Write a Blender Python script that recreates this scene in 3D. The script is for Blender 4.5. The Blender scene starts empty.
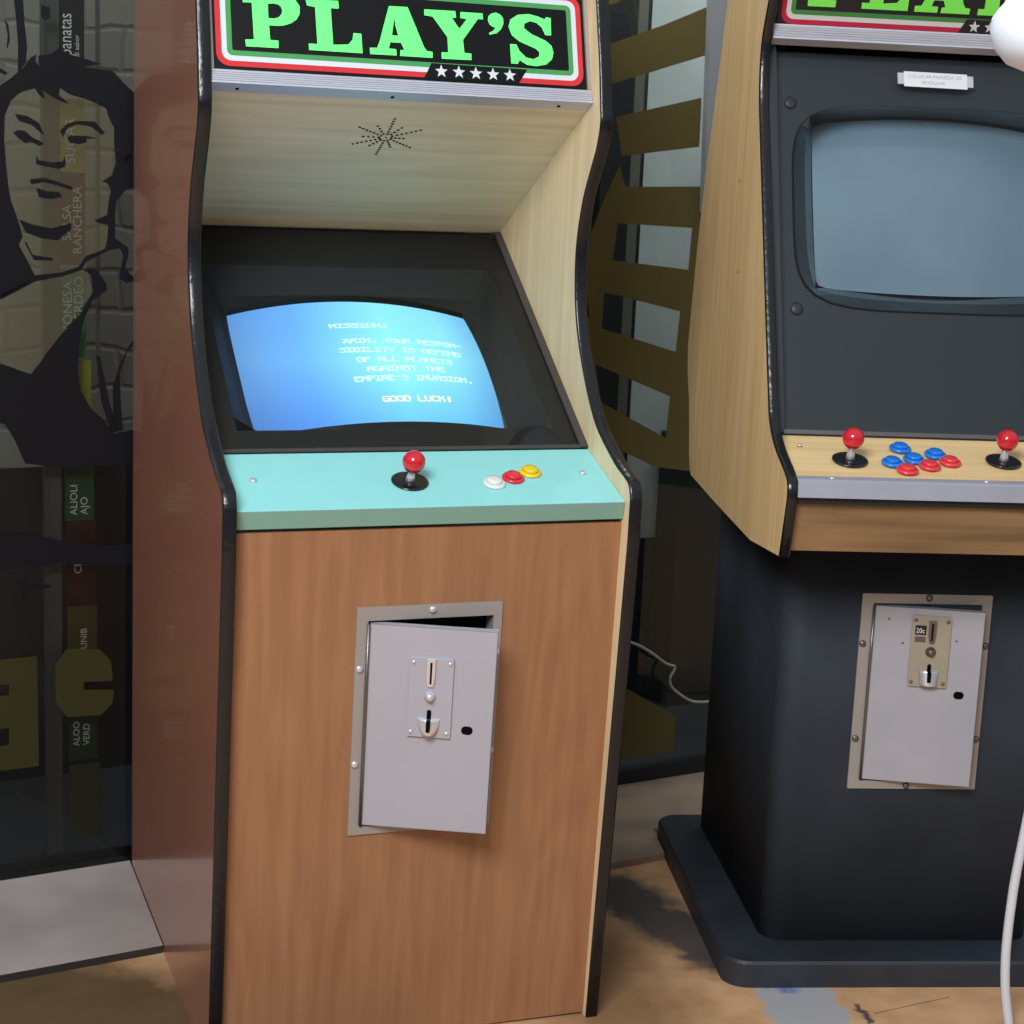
import bpy, math, random
from mathutils import Vector, Matrix
from mathutils.geometry import tessellate_polygon
random.seed(7)
PI=math.pi
C=bpy.context.scene.collection
SC=bpy.context.scene
# ---------------------------------------------------------------- outlines in metres
# marquee artwork: (x, height up the sign); window vinyl: (distance along the pane, height)
MARQ={
 'P':[[(-0.2519,0.0481),(-0.2512,0.0376),(-0.2014,0.0379),(-0.2009,0.0494),(-0.2136,0.05),(-0.2144,0.0723),(-0.2036,0.0722),(-0.1921,0.0735),(-0.1804,0.0777),(-0.1715,0.0841),(-0.1662,0.0934),(-0.1657,0.105),(-0.1708,0.1133),(-0.1801,0.1181),(-0.1915,0.1196),(-0.2538,0.1173),(-0.2532,0.1053),(-0.2396,0.1057),(-0.2386,0.049)],[(-0.2149,0.1058),(-0.215,0.0834),(-0.2059,0.0835),(-0.1987,0.086),(-0.1942,0.0915),(-0.193,0.0973),(-0.1951,0.1029),(-0.1998,0.106),(-0.2063,0.1067)]],
 'L':[[(-0.1562,0.1172),(-0.1541,0.1073),(-0.1417,0.1058),(-0.1406,0.0481),(-0.1544,0.0481),(-0.154,0.038),(-0.0698,0.038),(-0.0704,0.0689),(-0.0827,0.0692),(-0.085,0.0583),(-0.0918,0.0506),(-0.1159,0.0485),(-0.117,0.1056),(-0.1044,0.1059),(-0.1047,0.1181)]],
 'A':[[(-0.0581,0.0475),(-0.0577,0.0376),(-0.0155,0.0379),(-0.0156,0.0481),(-0.0275,0.0483),(-0.0246,0.0584),(-0.0073,0.0584),(-0.0025,0.0475),(-0.0088,0.0471),(-0.0099,0.0377),(0.0428,0.0377),(0.0433,0.0474),(0.0343,0.0483),(0.03,0.054),(0.0061,0.1163),(-0.0242,0.1157),(-0.0419,0.0582),(-0.0462,0.0483)],[(-0.0214,0.0698),(-0.0113,0.0695),(-0.015,0.0849),(-0.0161,0.098)]],
 'Y':[[(0.0331,0.1147),(0.0843,0.1153),(0.0849,0.105),(0.0781,0.1039),(0.0895,0.0874),(0.1027,0.1038),(0.092,0.1046),(0.0925,0.1144),(0.1295,0.1149),(0.1296,0.1051),(0.1212,0.1051),(0.0947,0.0699),(0.0958,0.0492),(0.1074,0.0484),(0.1069,0.038),(0.0579,0.0374),(0.0579,0.0477),(0.0691,0.0481),(0.0689,0.0727),(0.0462,0.1038),(0.0326,0.1052)]],
 'apos':[[(0.1385,0.1102),(0.1435,0.1153),(0.1514,0.1177),(0.159,0.1152),(0.1637,0.1089),(0.1635,0.0999),(0.1593,0.0912),(0.1511,0.0841),(0.1391,0.0809),(0.1393,0.0845),(0.146,0.0879),(0.1507,0.0936),(0.1454,0.0939),(0.1403,0.0977),(0.1379,0.1035)]],
 'S':[[(0.244,0.0866),(0.2338,0.0865),(0.2288,0.0983),(0.2197,0.1058),(0.2088,0.1075),(0.1991,0.1029),(0.1983,0.0956),(0.2107,0.0865),(0.234,0.0774),(0.2437,0.0696),(0.2465,0.0586),(0.2434,0.0478),(0.2333,0.0387),(0.2157,0.0347),(0.2,0.0361),(0.1879,0.0429),(0.1844,0.0367),(0.1734,0.0369),(0.173,0.0681),(0.1836,0.0682),(0.1887,0.058),(0.1991,0.0481),(0.2116,0.0459),(0.2214,0.051),(0.2224,0.058),(0.2158,0.0636),(0.1895,0.0731),(0.1769,0.0828),(0.172,0.096),(0.1758,0.1082),(0.1888,0.1167),(0.2079,0.1192),(0.2219,0.1165),(0.2344,0.1123),(0.2368,0.1161),(0.245,0.1151)]],
 'stars':[[(0.0563,0.0172),(0.0852,0.0174),(0.1134,0.017),(0.1419,0.0171),(0.1702,0.0173)]],
 'banner':[[(0.0408,0.0296),(0.0275,0.0052),(0.1842,0.0046),(0.2002,0.0286)]],
}
WIN={
 'hair':[(-1.078,1.494),(-1.06,1.507),(-1.039,1.526),(-1.024,1.545),(-1.014,1.551),(-1.017,1.537),(-1.01,1.531),(-1.012,1.548),(-0.989,1.553),(-0.975,1.564),(-0.957,1.555),(-0.926,1.548),(-0.898,1.541),(-0.931,1.534),(-0.876,1.53),(-0.858,1.512),(-0.837,1.494),(-0.805,1.461),(-0.804,1.302),(-0.837,1.332),(-0.837,1.365),(-0.852,1.366),(-0.863,1.355),(-0.887,1.331),(-0.897,1.333),(-0.878,1.345),(-0.871,1.367),(-0.874,1.408),(-0.874,1.429),(-0.884,1.447),(-0.889,1.464),(-0.908,1.472),(-0.926,1.478),(-0.953,1.484),(-0.973,1.495),(-0.975,1.482),(-0.964,1.474),(-0.957,1.468),(-0.971,1.472),(-0.986,1.478),(-1.005,1.49),(-1.0,1.474),(-1.011,1.481),(-1.018,1.492),(-1.043,1.484),(-1.06,1.469),(-1.071,1.443),(-1.073,1.4),(-1.07,1.356),(-1.066,1.316),(-1.062,1.294),(-1.051,1.264),(-1.042,1.232),(-1.049,1.216),(-1.031,1.184),(-1.017,1.155),(-1.082,1.121),(-1.103,1.118),(-1.099,1.467)],
 'neckline':[(-0.887,1.331),(-0.863,1.355),(-0.852,1.366),(-0.837,1.365),(-0.814,1.356),(-0.814,1.329),(-0.852,1.319),(-0.865,1.304),(-0.87,1.297),(-0.872,1.273),(-0.872,1.231),(-0.848,1.215),(-0.846,1.204),(-0.853,1.177),(-0.842,1.164),(-0.823,1.155),(-0.851,1.149),(-0.865,1.158),(-0.861,1.177),(-0.857,1.2),(-0.863,1.213),(-0.884,1.209),(-0.927,1.187),(-0.936,1.172),(-0.971,1.161),(-1.019,1.152),(-1.082,1.119),(-1.082,1.128),(-1.018,1.163),(-0.971,1.168),(-0.94,1.179),(-0.927,1.198),(-0.891,1.211),(-0.887,1.227),(-0.885,1.255),(-0.908,1.26),(-0.91,1.263),(-0.887,1.273),(-0.884,1.3),(-0.88,1.318)],
 'shirt':[(-1.105,1.006),(-1.083,1.004),(-1.029,0.983),(-1.001,1.017),(-0.974,1.054),(-0.936,1.095),(-0.914,1.132),(-0.917,1.163),(-0.936,1.176),(-0.906,1.173),(-0.889,1.149),(-0.887,1.136),(-0.914,1.117),(-0.931,1.081),(-0.94,1.035),(-0.942,0.989),(-0.937,0.951),(-0.918,0.917),(-0.893,0.894),(-0.874,0.868),(-0.802,0.881),(-0.802,0.818),(-0.835,0.811),(-0.899,0.807),(-0.975,0.808),(-1.041,0.819),(-1.059,0.862),(-1.077,0.893),(-1.106,0.901)],
 'strap':[(-0.908,1.016),(-0.901,1.014),(-0.883,0.931),(-0.868,0.878),(-0.876,0.893),(-0.876,0.959),(-0.864,0.996),(-0.845,1.034),(-0.822,1.061),(-0.822,1.046),(-0.849,1.021),(-0.863,0.983),(-0.861,0.93),(-0.857,0.874),(-0.88,0.869),(-0.899,0.932)],
 'branch':[(-1.108,0.698),(-1.05,0.69),(-0.975,0.67),(-0.899,0.655),(-0.811,0.655),(-0.811,0.615),(-0.899,0.616),(-0.976,0.627),(-1.032,0.624),(-1.109,0.619)],
 'twig':[(-1.062,0.596),(-1.047,0.591),(-1.043,0.612),(-1.036,0.59),(-0.995,0.587),(-0.995,0.581),(-1.034,0.58),(-1.044,0.564),(-1.051,0.582)],
 'hairline_top':[(-1.055,1.654),(-1.038,1.655),(-1.035,1.599),(-1.031,1.565),(-1.033,1.536),(-1.048,1.515),(-1.047,1.564),(-1.05,1.607)],
 'fleck':[(-1.006,1.636),(-0.99,1.632),(-0.99,1.615),(-0.999,1.609),(-1.006,1.615)],
 'cheek':[(-1.071,1.607),(-1.063,1.597),(-1.061,1.572),(-1.065,1.558),(-1.067,1.558),(-1.065,1.58),(-1.068,1.597)],
 'jaw':[(-1.083,1.523),(-1.077,1.522),(-1.065,1.515),(-1.069,1.512),(-1.083,1.516)],
 'brow_left':[(-1.054,1.446),(-1.031,1.443),(-1.011,1.432),(-1.001,1.41),(-1.008,1.415),(-1.024,1.428),(-1.047,1.434)],
 'brow_right':[(-0.973,1.42),(-0.961,1.433),(-0.941,1.439),(-0.909,1.439),(-0.891,1.42),(-0.897,1.416),(-0.917,1.43),(-0.941,1.433),(-0.959,1.426),(-0.969,1.409)],
 'eye_left':[(-1.057,1.413),(-1.049,1.418),(-1.036,1.417),(-1.024,1.407),(-1.002,1.397),(-1.01,1.392),(-1.024,1.398),(-1.036,1.396),(-1.05,1.406)],
 'eye_right':[(-0.961,1.408),(-0.954,1.413),(-0.927,1.413),(-0.904,1.41),(-0.926,1.408),(-0.924,1.402),(-0.939,1.398),(-0.955,1.4)],
 'nose':[(-1.016,1.376),(-1.012,1.367),(-0.99,1.364),(-0.969,1.366),(-0.965,1.375),(-0.963,1.365),(-0.965,1.357),(-0.976,1.353),(-1.003,1.357),(-1.017,1.36)],
 'upper_lip':[(-1.028,1.333),(-1.003,1.336),(-0.981,1.331),(-0.952,1.322),(-0.952,1.316),(-0.979,1.324),(-1.003,1.329),(-1.026,1.324)],
 'lower_lip':[(-1.017,1.318),(-0.999,1.313),(-0.976,1.312),(-0.97,1.304),(-0.99,1.299),(-1.012,1.302)],
 'choker':[(-1.048,1.262),(-1.027,1.254),(-0.991,1.247),(-0.954,1.257),(-0.954,1.246),(-0.978,1.226),(-1.009,1.229),(-1.036,1.239)],
 'collar':[(-1.036,1.223),(-1.024,1.199),(-0.988,1.194),(-0.988,1.189),(-1.022,1.19),(-1.038,1.22)],
 'ear':[(-0.857,1.378),(-0.846,1.384),(-0.837,1.374),(-0.846,1.377),(-0.854,1.368)],
 'skin':[(-1.06,1.478),(-1.018,1.499),(-0.971,1.495),(-0.889,1.471),(-0.874,1.426),(-0.876,1.354),(-0.88,1.327),(-0.885,1.273),(-0.887,1.218),(-0.936,1.176),(-1.019,1.157),(-1.049,1.216),(-1.052,1.264),(-1.071,1.33),(-1.073,1.417)],
 'body_skin':[(-1.082,1.119),(-1.019,1.154),(-0.927,1.183),(-0.914,1.132),(-0.974,1.054),(-1.029,0.985),(-1.105,1.006),(-1.103,1.112)],
 'letter_left':[(-1.111,0.451),(-1.089,0.451),(-1.022,0.452),(-1.02,0.234),(-1.092,0.234),(-1.114,0.235)],
 'letter_left_hole1':[(-1.112,0.405),(-1.075,0.403),(-1.075,0.381),(-1.112,0.383)],
 'letter_left_hole2':[(-1.113,0.317),(-1.076,0.317),(-1.076,0.283),(-1.114,0.284)],
 'letter_right':[(-0.965,0.46),(-0.903,0.453),(-0.88,0.427),(-0.876,0.387),(-0.932,0.391),(-0.934,0.375),(-0.874,0.37),(-0.876,0.343),(-0.899,0.321),(-0.966,0.325),(-0.987,0.355),(-0.988,0.43)],
 'bar1':[(0.151,1.634),(0.185,1.649),(0.317,1.697),(0.423,1.741),(0.428,1.641),(0.195,1.568),(0.156,1.554)],
 'bar2':[(0.208,1.501),(0.424,1.552),(0.426,1.448),(0.227,1.421)],
 'comb':[(0.223,1.402),(0.241,1.357),(0.471,1.365),(0.477,1.283),(0.485,1.183),(0.492,1.092),(0.508,1.0),(0.516,0.901),(0.523,0.804),(0.53,0.721),(0.355,0.748),(0.214,0.812),(0.145,0.902),(0.136,1.053),(0.167,1.083),(0.156,1.138),(0.157,1.25),(0.183,1.317)],
 'gap1':[(0.226,1.28),(0.42,1.274),(0.417,1.183),(0.218,1.202)],
 'gap2':[(0.201,1.134),(0.402,1.092),(0.396,1.003),(0.2,1.056)],
 'gap3':[(0.188,0.979),(0.388,0.904),(0.383,0.811),(0.206,0.897)],
 'patch':[(0.297,0.25),(0.458,0.158),(0.458,0.073),(0.309,0.068)],
 'topbit':[(0.174,1.744),(0.208,1.747),(0.201,1.734),(0.175,1.726)],
 'greypanel':[(0.419,1.797),(0.435,1.308),(0.552,1.302),(0.524,1.806)],
}

# ---------------------------------------------------------------- materials
def lin(c):
    return tuple((v/255/12.92 if v/255<=.04045 else ((v/255+.055)/1.055)**2.4) for v in c)
def mat(name,rgb,rough=.5,metal=0,spec=.5,noise=0,nscale=20,bump=0,stretch=(1,1,1),rgb2=None,coat=0,emit=0,bscale=None):
    m=bpy.data.materials.new(name); m.use_nodes=True
    nt=m.node_tree; b=nt.nodes['Principled BSDF']
    col=lin(rgb)+(1,)
    b.inputs['Base Color'].default_value=col; b.inputs['Roughness'].default_value=rough
    b.inputs['Metallic'].default_value=metal; b.inputs['Specular IOR Level'].default_value=spec
    b.inputs['Coat Weight'].default_value=coat; b.inputs['Coat Roughness'].default_value=.08
    if emit:
        b.inputs['Emission Color'].default_value=col; b.inputs['Emission Strength'].default_value=emit
    tc=nt.nodes.new('ShaderNodeTexCoord'); mp=nt.nodes.new('ShaderNodeMapping'); mp.inputs['Scale'].default_value=stretch
    nt.links.new(tc.outputs['Object'],mp.inputs['Vector'])
    n=nt.nodes.new('ShaderNodeTexNoise'); n.inputs['Scale'].default_value=nscale; n.inputs['Detail'].default_value=5
    nt.links.new(mp.outputs[0],n.inputs['Vector'])
    if noise or rgb2:
        c2=lin(rgb2)+(1,) if rgb2 else tuple(max(0,v*(1-noise)) for v in col[:3])+(1,)
        r=nt.nodes.new('ShaderNodeValToRGB'); r.color_ramp.elements[0].position=.35; r.color_ramp.elements[1].position=.65
        r.color_ramp.elements[0].color=c2; r.color_ramp.elements[1].color=col
        nt.links.new(n.outputs['Fac'],r.inputs['Fac']); nt.links.new(r.outputs['Color'],b.inputs['Base Color'])
        if emit: nt.links.new(r.outputs['Color'],b.inputs['Emission Color'])
    if bump:
        bp=nt.nodes.new('ShaderNodeBump'); bp.inputs['Strength'].default_value=bump; bp.inputs['Distance'].default_value=.002
        if bscale:
            n2=nt.nodes.new('ShaderNodeTexNoise'); n2.inputs['Scale'].default_value=bscale; n2.inputs['Detail'].default_value=4
            nt.links.new(tc.outputs['Object'],n2.inputs['Vector']); nt.links.new(n2.outputs['Fac'],bp.inputs['Height'])
        else: nt.links.new(n.outputs['Fac'],bp.inputs['Height'])
        nt.links.new(bp.outputs[0],b.inputs['Normal'])
    return m
def wood(name,c1,c2,axis='z',rough=.4,scale=1,coat=0,fig=.0):
    """procedural veneer: streaks along an axis plus soft cathedral figure"""
    m=bpy.data.materials.new(name); m.use_nodes=True; nt=m.node_tree; b=nt.nodes['Principled BSDF']
    b.inputs['Roughness'].default_value=rough; b.inputs['Coat Weight'].default_value=coat; b.inputs['Coat Roughness'].default_value=.12
    tc=nt.nodes.new('ShaderNodeTexCoord'); mp=nt.nodes.new('ShaderNodeMapping')
    st={'x':(1.5,60,60),'y':(60,1.5,60),'z':(60,60,1.5)}[axis]
    mp.inputs['Scale'].default_value=tuple(v*scale for v in st); nt.links.new(tc.outputs['Object'],mp.inputs['Vector'])
    n=nt.nodes.new('ShaderNodeTexNoise'); n.inputs['Scale'].default_value=1; n.inputs['Detail'].default_value=6; n.inputs['Distortion'].default_value=.4
    nt.links.new(mp.outputs[0],n.inputs['Vector'])
    mp2=nt.nodes.new('ShaderNodeMapping'); st2={'x':(1.2,9,9),'y':(9,1.2,9),'z':(9,9,1.2)}[axis]; mp2.inputs['Scale'].default_value=st2
    nt.links.new(tc.outputs['Object'],mp2.inputs['Vector'])
    n2=nt.nodes.new('ShaderNodeTexNoise'); n2.inputs['Scale'].default_value=1; n2.inputs['Detail'].default_value=1
    nt.links.new(mp2.outputs[0],n2.inputs['Vector'])
    mm=nt.nodes.new('ShaderNodeMath'); mm.operation='MULTIPLY'; mm.inputs[1].default_value=14; nt.links.new(n2.outputs['Fac'],mm.inputs[0])
    fr=nt.nodes.new('ShaderNodeMath'); fr.operation='PINGPONG'; fr.inputs[1].default_value=1; nt.links.new(mm.outputs[0],fr.inputs[0])
    mx=nt.nodes.new('ShaderNodeMix'); mx.inputs[0].default_value=fig; nt.links.new(n.outputs['Fac'],mx.inputs[2]); nt.links.new(fr.outputs[0],mx.inputs[3])
    r=nt.nodes.new('ShaderNodeValToRGB'); e=r.color_ramp.elements; e[0].position=.3; e[1].position=.7
    e[0].color=lin(c2)+(1,); e[1].color=lin(c1)+(1,)
    nt.links.new(mx.outputs[0],r.inputs['Fac']); nt.links.new(r.outputs['Color'],b.inputs['Base Color'])
    return m
def glassmat(name,tint,refl=1.0,rough=.02,dirt=None):
    m=bpy.data.materials.new(name); m.use_nodes=True; nt=m.node_tree; nt.nodes.clear()
    o=nt.nodes.new('ShaderNodeOutputMaterial'); t=nt.nodes.new('ShaderNodeBsdfTransparent'); t.inputs[0].default_value=tuple(tint)+(1,)
    g=nt.nodes.new('ShaderNodeBsdfGlossy'); g.inputs['Roughness'].default_value=rough
    f=nt.nodes.new('ShaderNodeFresnel'); f.inputs[0].default_value=1.5
    q=nt.nodes.new('ShaderNodeMath'); q.operation='MULTIPLY'; q.inputs[1].default_value=refl; nt.links.new(f.outputs[0],q.inputs[0])
    x=nt.nodes.new('ShaderNodeMixShader'); nt.links.new(q.outputs[0],x.inputs[0]); nt.links.new(t.outputs[0],x.inputs[1]); nt.links.new(g.outputs[0],x.inputs[2])
    nt.links.new(x.outputs[0],o.inputs[0]); return m
M={}
M['front']=wood('brown wood laminate',(162,116,82),(146,101,70),'z',rough=.42,fig=.16)
M['salmon']=mat('glossy salmon laminate',(158,104,84),rough=.26,spec=.6,noise=.06,nscale=3,coat=.5)
M['ply']=wood('pale plywood',(234,212,174),(216,192,152),'z',rough=.5,fig=.15)
M['plyx']=wood('pale plywood cross grain',(232,218,186),(214,199,166),'x',rough=.45,fig=.18)
M['oak']=wood('light oak veneer',(250,222,166),(232,196,136),'z',rough=.38,fig=.12)
M['oakx']=wood('oak veneer control top',(242,212,158),(222,188,132),'x',rough=.4,fig=.15)
M['oakd']=wood('darker oak apron',(152,122,86),(118,92,64),'x',rough=.45,fig=.3)
M['mold']=mat('black rubbery edge moulding',(22,24,28),rough=.22,bump=.5,nscale=90)
M['black']=mat('matt black card',(26,29,31),rough=.5)
M['blackp']=mat('black paint',(50,57,67),rough=.72,spec=.3,noise=.25,nscale=6,bump=.15,bscale=60)
M['basep']=mat('scuffed charcoal paint',(46,51,61),rough=.5,noise=.3,nscale=9,bump=.2,bscale=50)
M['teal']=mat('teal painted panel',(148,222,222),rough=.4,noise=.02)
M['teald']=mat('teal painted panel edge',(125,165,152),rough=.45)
M['alu']=mat('brushed aluminium',(205,207,218),rough=.4,metal=.3,noise=.08,nscale=10,stretch=(1,40,40))
M['steel']=mat('grey painted steel frame',(164,158,154),rough=.42,metal=.2,noise=.06,nscale=12)
M['door']=mat('grey coin door paint',(176,175,186),rough=.42,metal=.15,noise=.04,nscale=8)
M['door2']=mat('pale coin door paint',(170,168,176),rough=.5,noise=.06,nscale=9,rgb2=(162,162,172))
M['plate2']=mat('aged cream coin plate',(168,160,142),rough=.4,metal=.2,noise=.08)
M['chrome']=mat('polished metal',(222,222,228),rough=.28,metal=.6)
M['dullm']=mat('dull metal',(120,116,112),rough=.35,metal=.8)
M['hole']=mat('dark opening',(6,6,8),rough=.9,spec=.1)
M['red']=mat('glossy red plastic',(205,24,42),rough=.15,spec=.6,coat=.5)
M['redb']=mat('red button plastic',(222,40,60),rough=.2,coat=.4)
M['redc']=mat('salmon red button plastic',(228,62,68),rough=.25,coat=.4)
M['blue']=mat('blue button plastic',(22,122,222),rough=.22,coat=.4)
M['yellow']=mat('yellow button plastic',(235,205,30),rough=.22,coat=.4)
M['white']=mat('white button plastic',(228,230,222),rough=.22,coat=.4)
M['mq_black']=mat('marquee black',(13,14,16),rough=.4,emit=.02,spec=.25)
M['mq_let']=mat('marquee green lettering lit',(100,240,120),rough=.3,emit=.50)
M['mq_red']=mat('marquee red border lit',(200,44,50),rough=.3,emit=.22,noise=.1,nscale=4)
M['mq_wht']=mat('marquee white border lit',(200,210,218),rough=.3,emit=.16)
M['mq_grn']=mat('marquee green border lit',(66,142,80),rough=.3,emit=.22)
M['m2_black']=mat('marquee black unlit',(26,27,32),rough=.3)
M['m2_let']=mat('marquee green lettering with added glow',(110,205,78),rough=.3,emit=.18)  # faint glow added, though this sign has no light behind it
M['m2_red']=mat('marquee red border unlit',(178,32,66),rough=.3)
M['m2_wht']=mat('marquee white border unlit',(196,194,194),rough=.3)
M['m2_grn']=mat('marquee green border unlit',(58,122,62),rough=.3)
M['cabglass']=glassmat('arcade monitor glass',(.93,.95,.95),.8,.05)
M['winglass']=glassmat('shop window glass',(.62,.66,.64),1.0,.02)
M['crt2']=mat('switched off picture tube',(126,150,166),rough=.16,spec=.7,rgb2=(110,134,150),nscale=2.5,coat=.4)
M['label']=mat('white paper sticker',(225,230,235),rough=.6)
M['tape']=mat('clear tape ends',(190,196,204),rough=.3)
M['ink']=mat('faint pencil writing',(168,172,180),rough=.7)
M['txtw']=mat('black print',(20,20,22),rough=.6)
M['txt']=mat('screen text pale yellow',(205,232,205),rough=.5,emit=.9)
M['txto']=mat('screen text cream orange',(245,222,160),rough=.5,emit=1.0)
M['vblack']=mat('black window vinyl',(15,18,25),rough=.45,spec=.25)
M['vyel']=mat('mustard window vinyl',(104,94,54),rough=.4,spec=.3,noise=.12,nscale=2)
M['frame']=mat('black window frame',(24,26,30),rough=.4)
M['grey']=mat('grey painted board',(150,154,158),rough=.5,noise=.08,nscale=7)
M['lightwall']=mat('rough pale plaster',(196,204,202),rough=.8,noise=.14,nscale=5,bump=.5,bscale=12)
M['cord']=mat('pale grey cord',(172,168,158),rough=.5)
M['hose']=mat('white plastic hose',(215,218,225),rough=.4)
M['fixture']=mat('white enamel',(212,220,235),rough=.45,emit=.12)
M['taupe']=mat('taupe metal post',(104,102,92),rough=.5)
M['dark']=mat('very dark interior post',(20,22,24),rough=.6)
def vtrans(name,rgb,a):
    m=bpy.data.materials.new(name); m.use_nodes=True; nt=m.node_tree; b=nt.nodes['Principled BSDF']
    b.inputs['Base Color'].default_value=lin(rgb)+(1,); b.inputs['Roughness'].default_value=.4; b.inputs['Alpha'].default_value=a
    b.inputs['Specular IOR Level'].default_value=.3
    return m
M['vskin']=vtrans('sheer tan window film',(96,92,72),.5)
def crt_on():
    m=bpy.data.materials.new('lit blue game screen'); m.use_nodes=True; nt=m.node_tree; b=nt.nodes['Principled BSDF']
    b.inputs['Base Color'].default_value=(.05,.07,.09,1); b.inputs['Roughness'].default_value=.15
    tc=nt.nodes.new('ShaderNodeTexCoord'); sx=nt.nodes.new('ShaderNodeSeparateXYZ'); nt.links.new(tc.outputs['Object'],sx.inputs[0])
    def ramp(src,a,b_,cols):
        mr=nt.nodes.new('ShaderNodeMapRange'); mr.inputs['From Min'].default_value=a; mr.inputs['From Max'].default_value=b_
        nt.links.new(src,mr.inputs['Value']); r=nt.nodes.new('ShaderNodeValToRGB')
        els=r.color_ramp.elements
        while len(els)<len(cols): els.new(.5)
        for i,(p,c) in enumerate(cols): els[i].position=p; els[i].color=lin(c)+(1,)
        nt.links.new(mr.outputs[0],r.inputs[0]); return r.outputs[0]
    hor=ramp(sx.outputs[0],-.22,.21,[(0,(96,140,196)),(.25,(104,168,238)),(.6,(146,230,242)),(.85,(142,216,238)),(1,(112,176,214))])
    ver=ramp(sx.outputs[2],.96,1.25,[(0,(150,196,236)),(.35,(235,255,255)),(.7,(225,240,255)),(1,(205,225,255))])
    mx=nt.nodes.new('ShaderNodeMix'); mx.data_type='RGBA'; mx.blend_type='MULTIPLY'; mx.inputs[0].default_value=1
    nt.links.new(hor,mx.inputs[6]); nt.links.new(ver,mx.inputs[7]); nt.links.new(mx.outputs[2],b.inputs['Emission Color'])
    b.inputs['Emission Strength'].default_value=1.35
    return m
M['crt1']=crt_on()
def brickmat():
    m=bpy.data.materials.new('painted rough brick'); m.use_nodes=True; nt=m.node_tree; b=nt.nodes['Principled BSDF']; b.inputs['Roughness'].default_value=.8
    tc=nt.nodes.new('ShaderNodeTexCoord'); cx=nt.nodes.new('ShaderNodeSeparateXYZ'); nt.links.new(tc.outputs['Object'],cx.inputs[0])
    cb=nt.nodes.new('ShaderNodeCombineXYZ'); nt.links.new(cx.outputs[0],cb.inputs[0]); nt.links.new(cx.outputs[2],cb.inputs[1])
    ns=nt.nodes.new('ShaderNodeTexNoise'); ns.inputs['Scale'].default_value=7; nt.links.new(tc.outputs['Object'],ns.inputs['Vector'])
    ad=nt.nodes.new('ShaderNodeVectorMath'); ad.operation='MULTIPLY_ADD'; ad.inputs[1].default_value=(.06,.06,0); nt.links.new(ns.outputs['Color'],ad.inputs[0]); nt.links.new(cb.outputs[0],ad.inputs[2])
    br=nt.nodes.new('ShaderNodeTexBrick'); br.inputs['Scale'].default_value=3.0; br.inputs['Color1'].default_value=lin((150,146,138))+(1,); br.inputs['Color2'].default_value=lin((128,126,120))+(1,)
    br.inputs['Mortar'].default_value=lin((128,124,118))+(1,); br.inputs['Mortar Size'].default_value=.025; br.inputs['Mortar Smooth'].default_value=.8
    nt.links.new(ad.outputs[0],br.inputs['Vector']); nt.links.new(br.outputs['Color'],b.inputs['Base Color'])
    bp=nt.nodes.new('ShaderNodeBump'); bp.inputs['Distance'].default_value=.012; bp.inputs['Strength'].default_value=.3; bp.invert=True
    nt.links.new(br.outputs['Fac'],bp.inputs['Height']); nt.links.new(bp.outputs[0],b.inputs['Normal'])
    return m
M['brick']=brickmat()
M['interior_shade']=mat('dark painted dado',(38,50,56),rough=.5,noise=.3,nscale=3)  # dimness of the lower shop interior put into the colour
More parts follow.
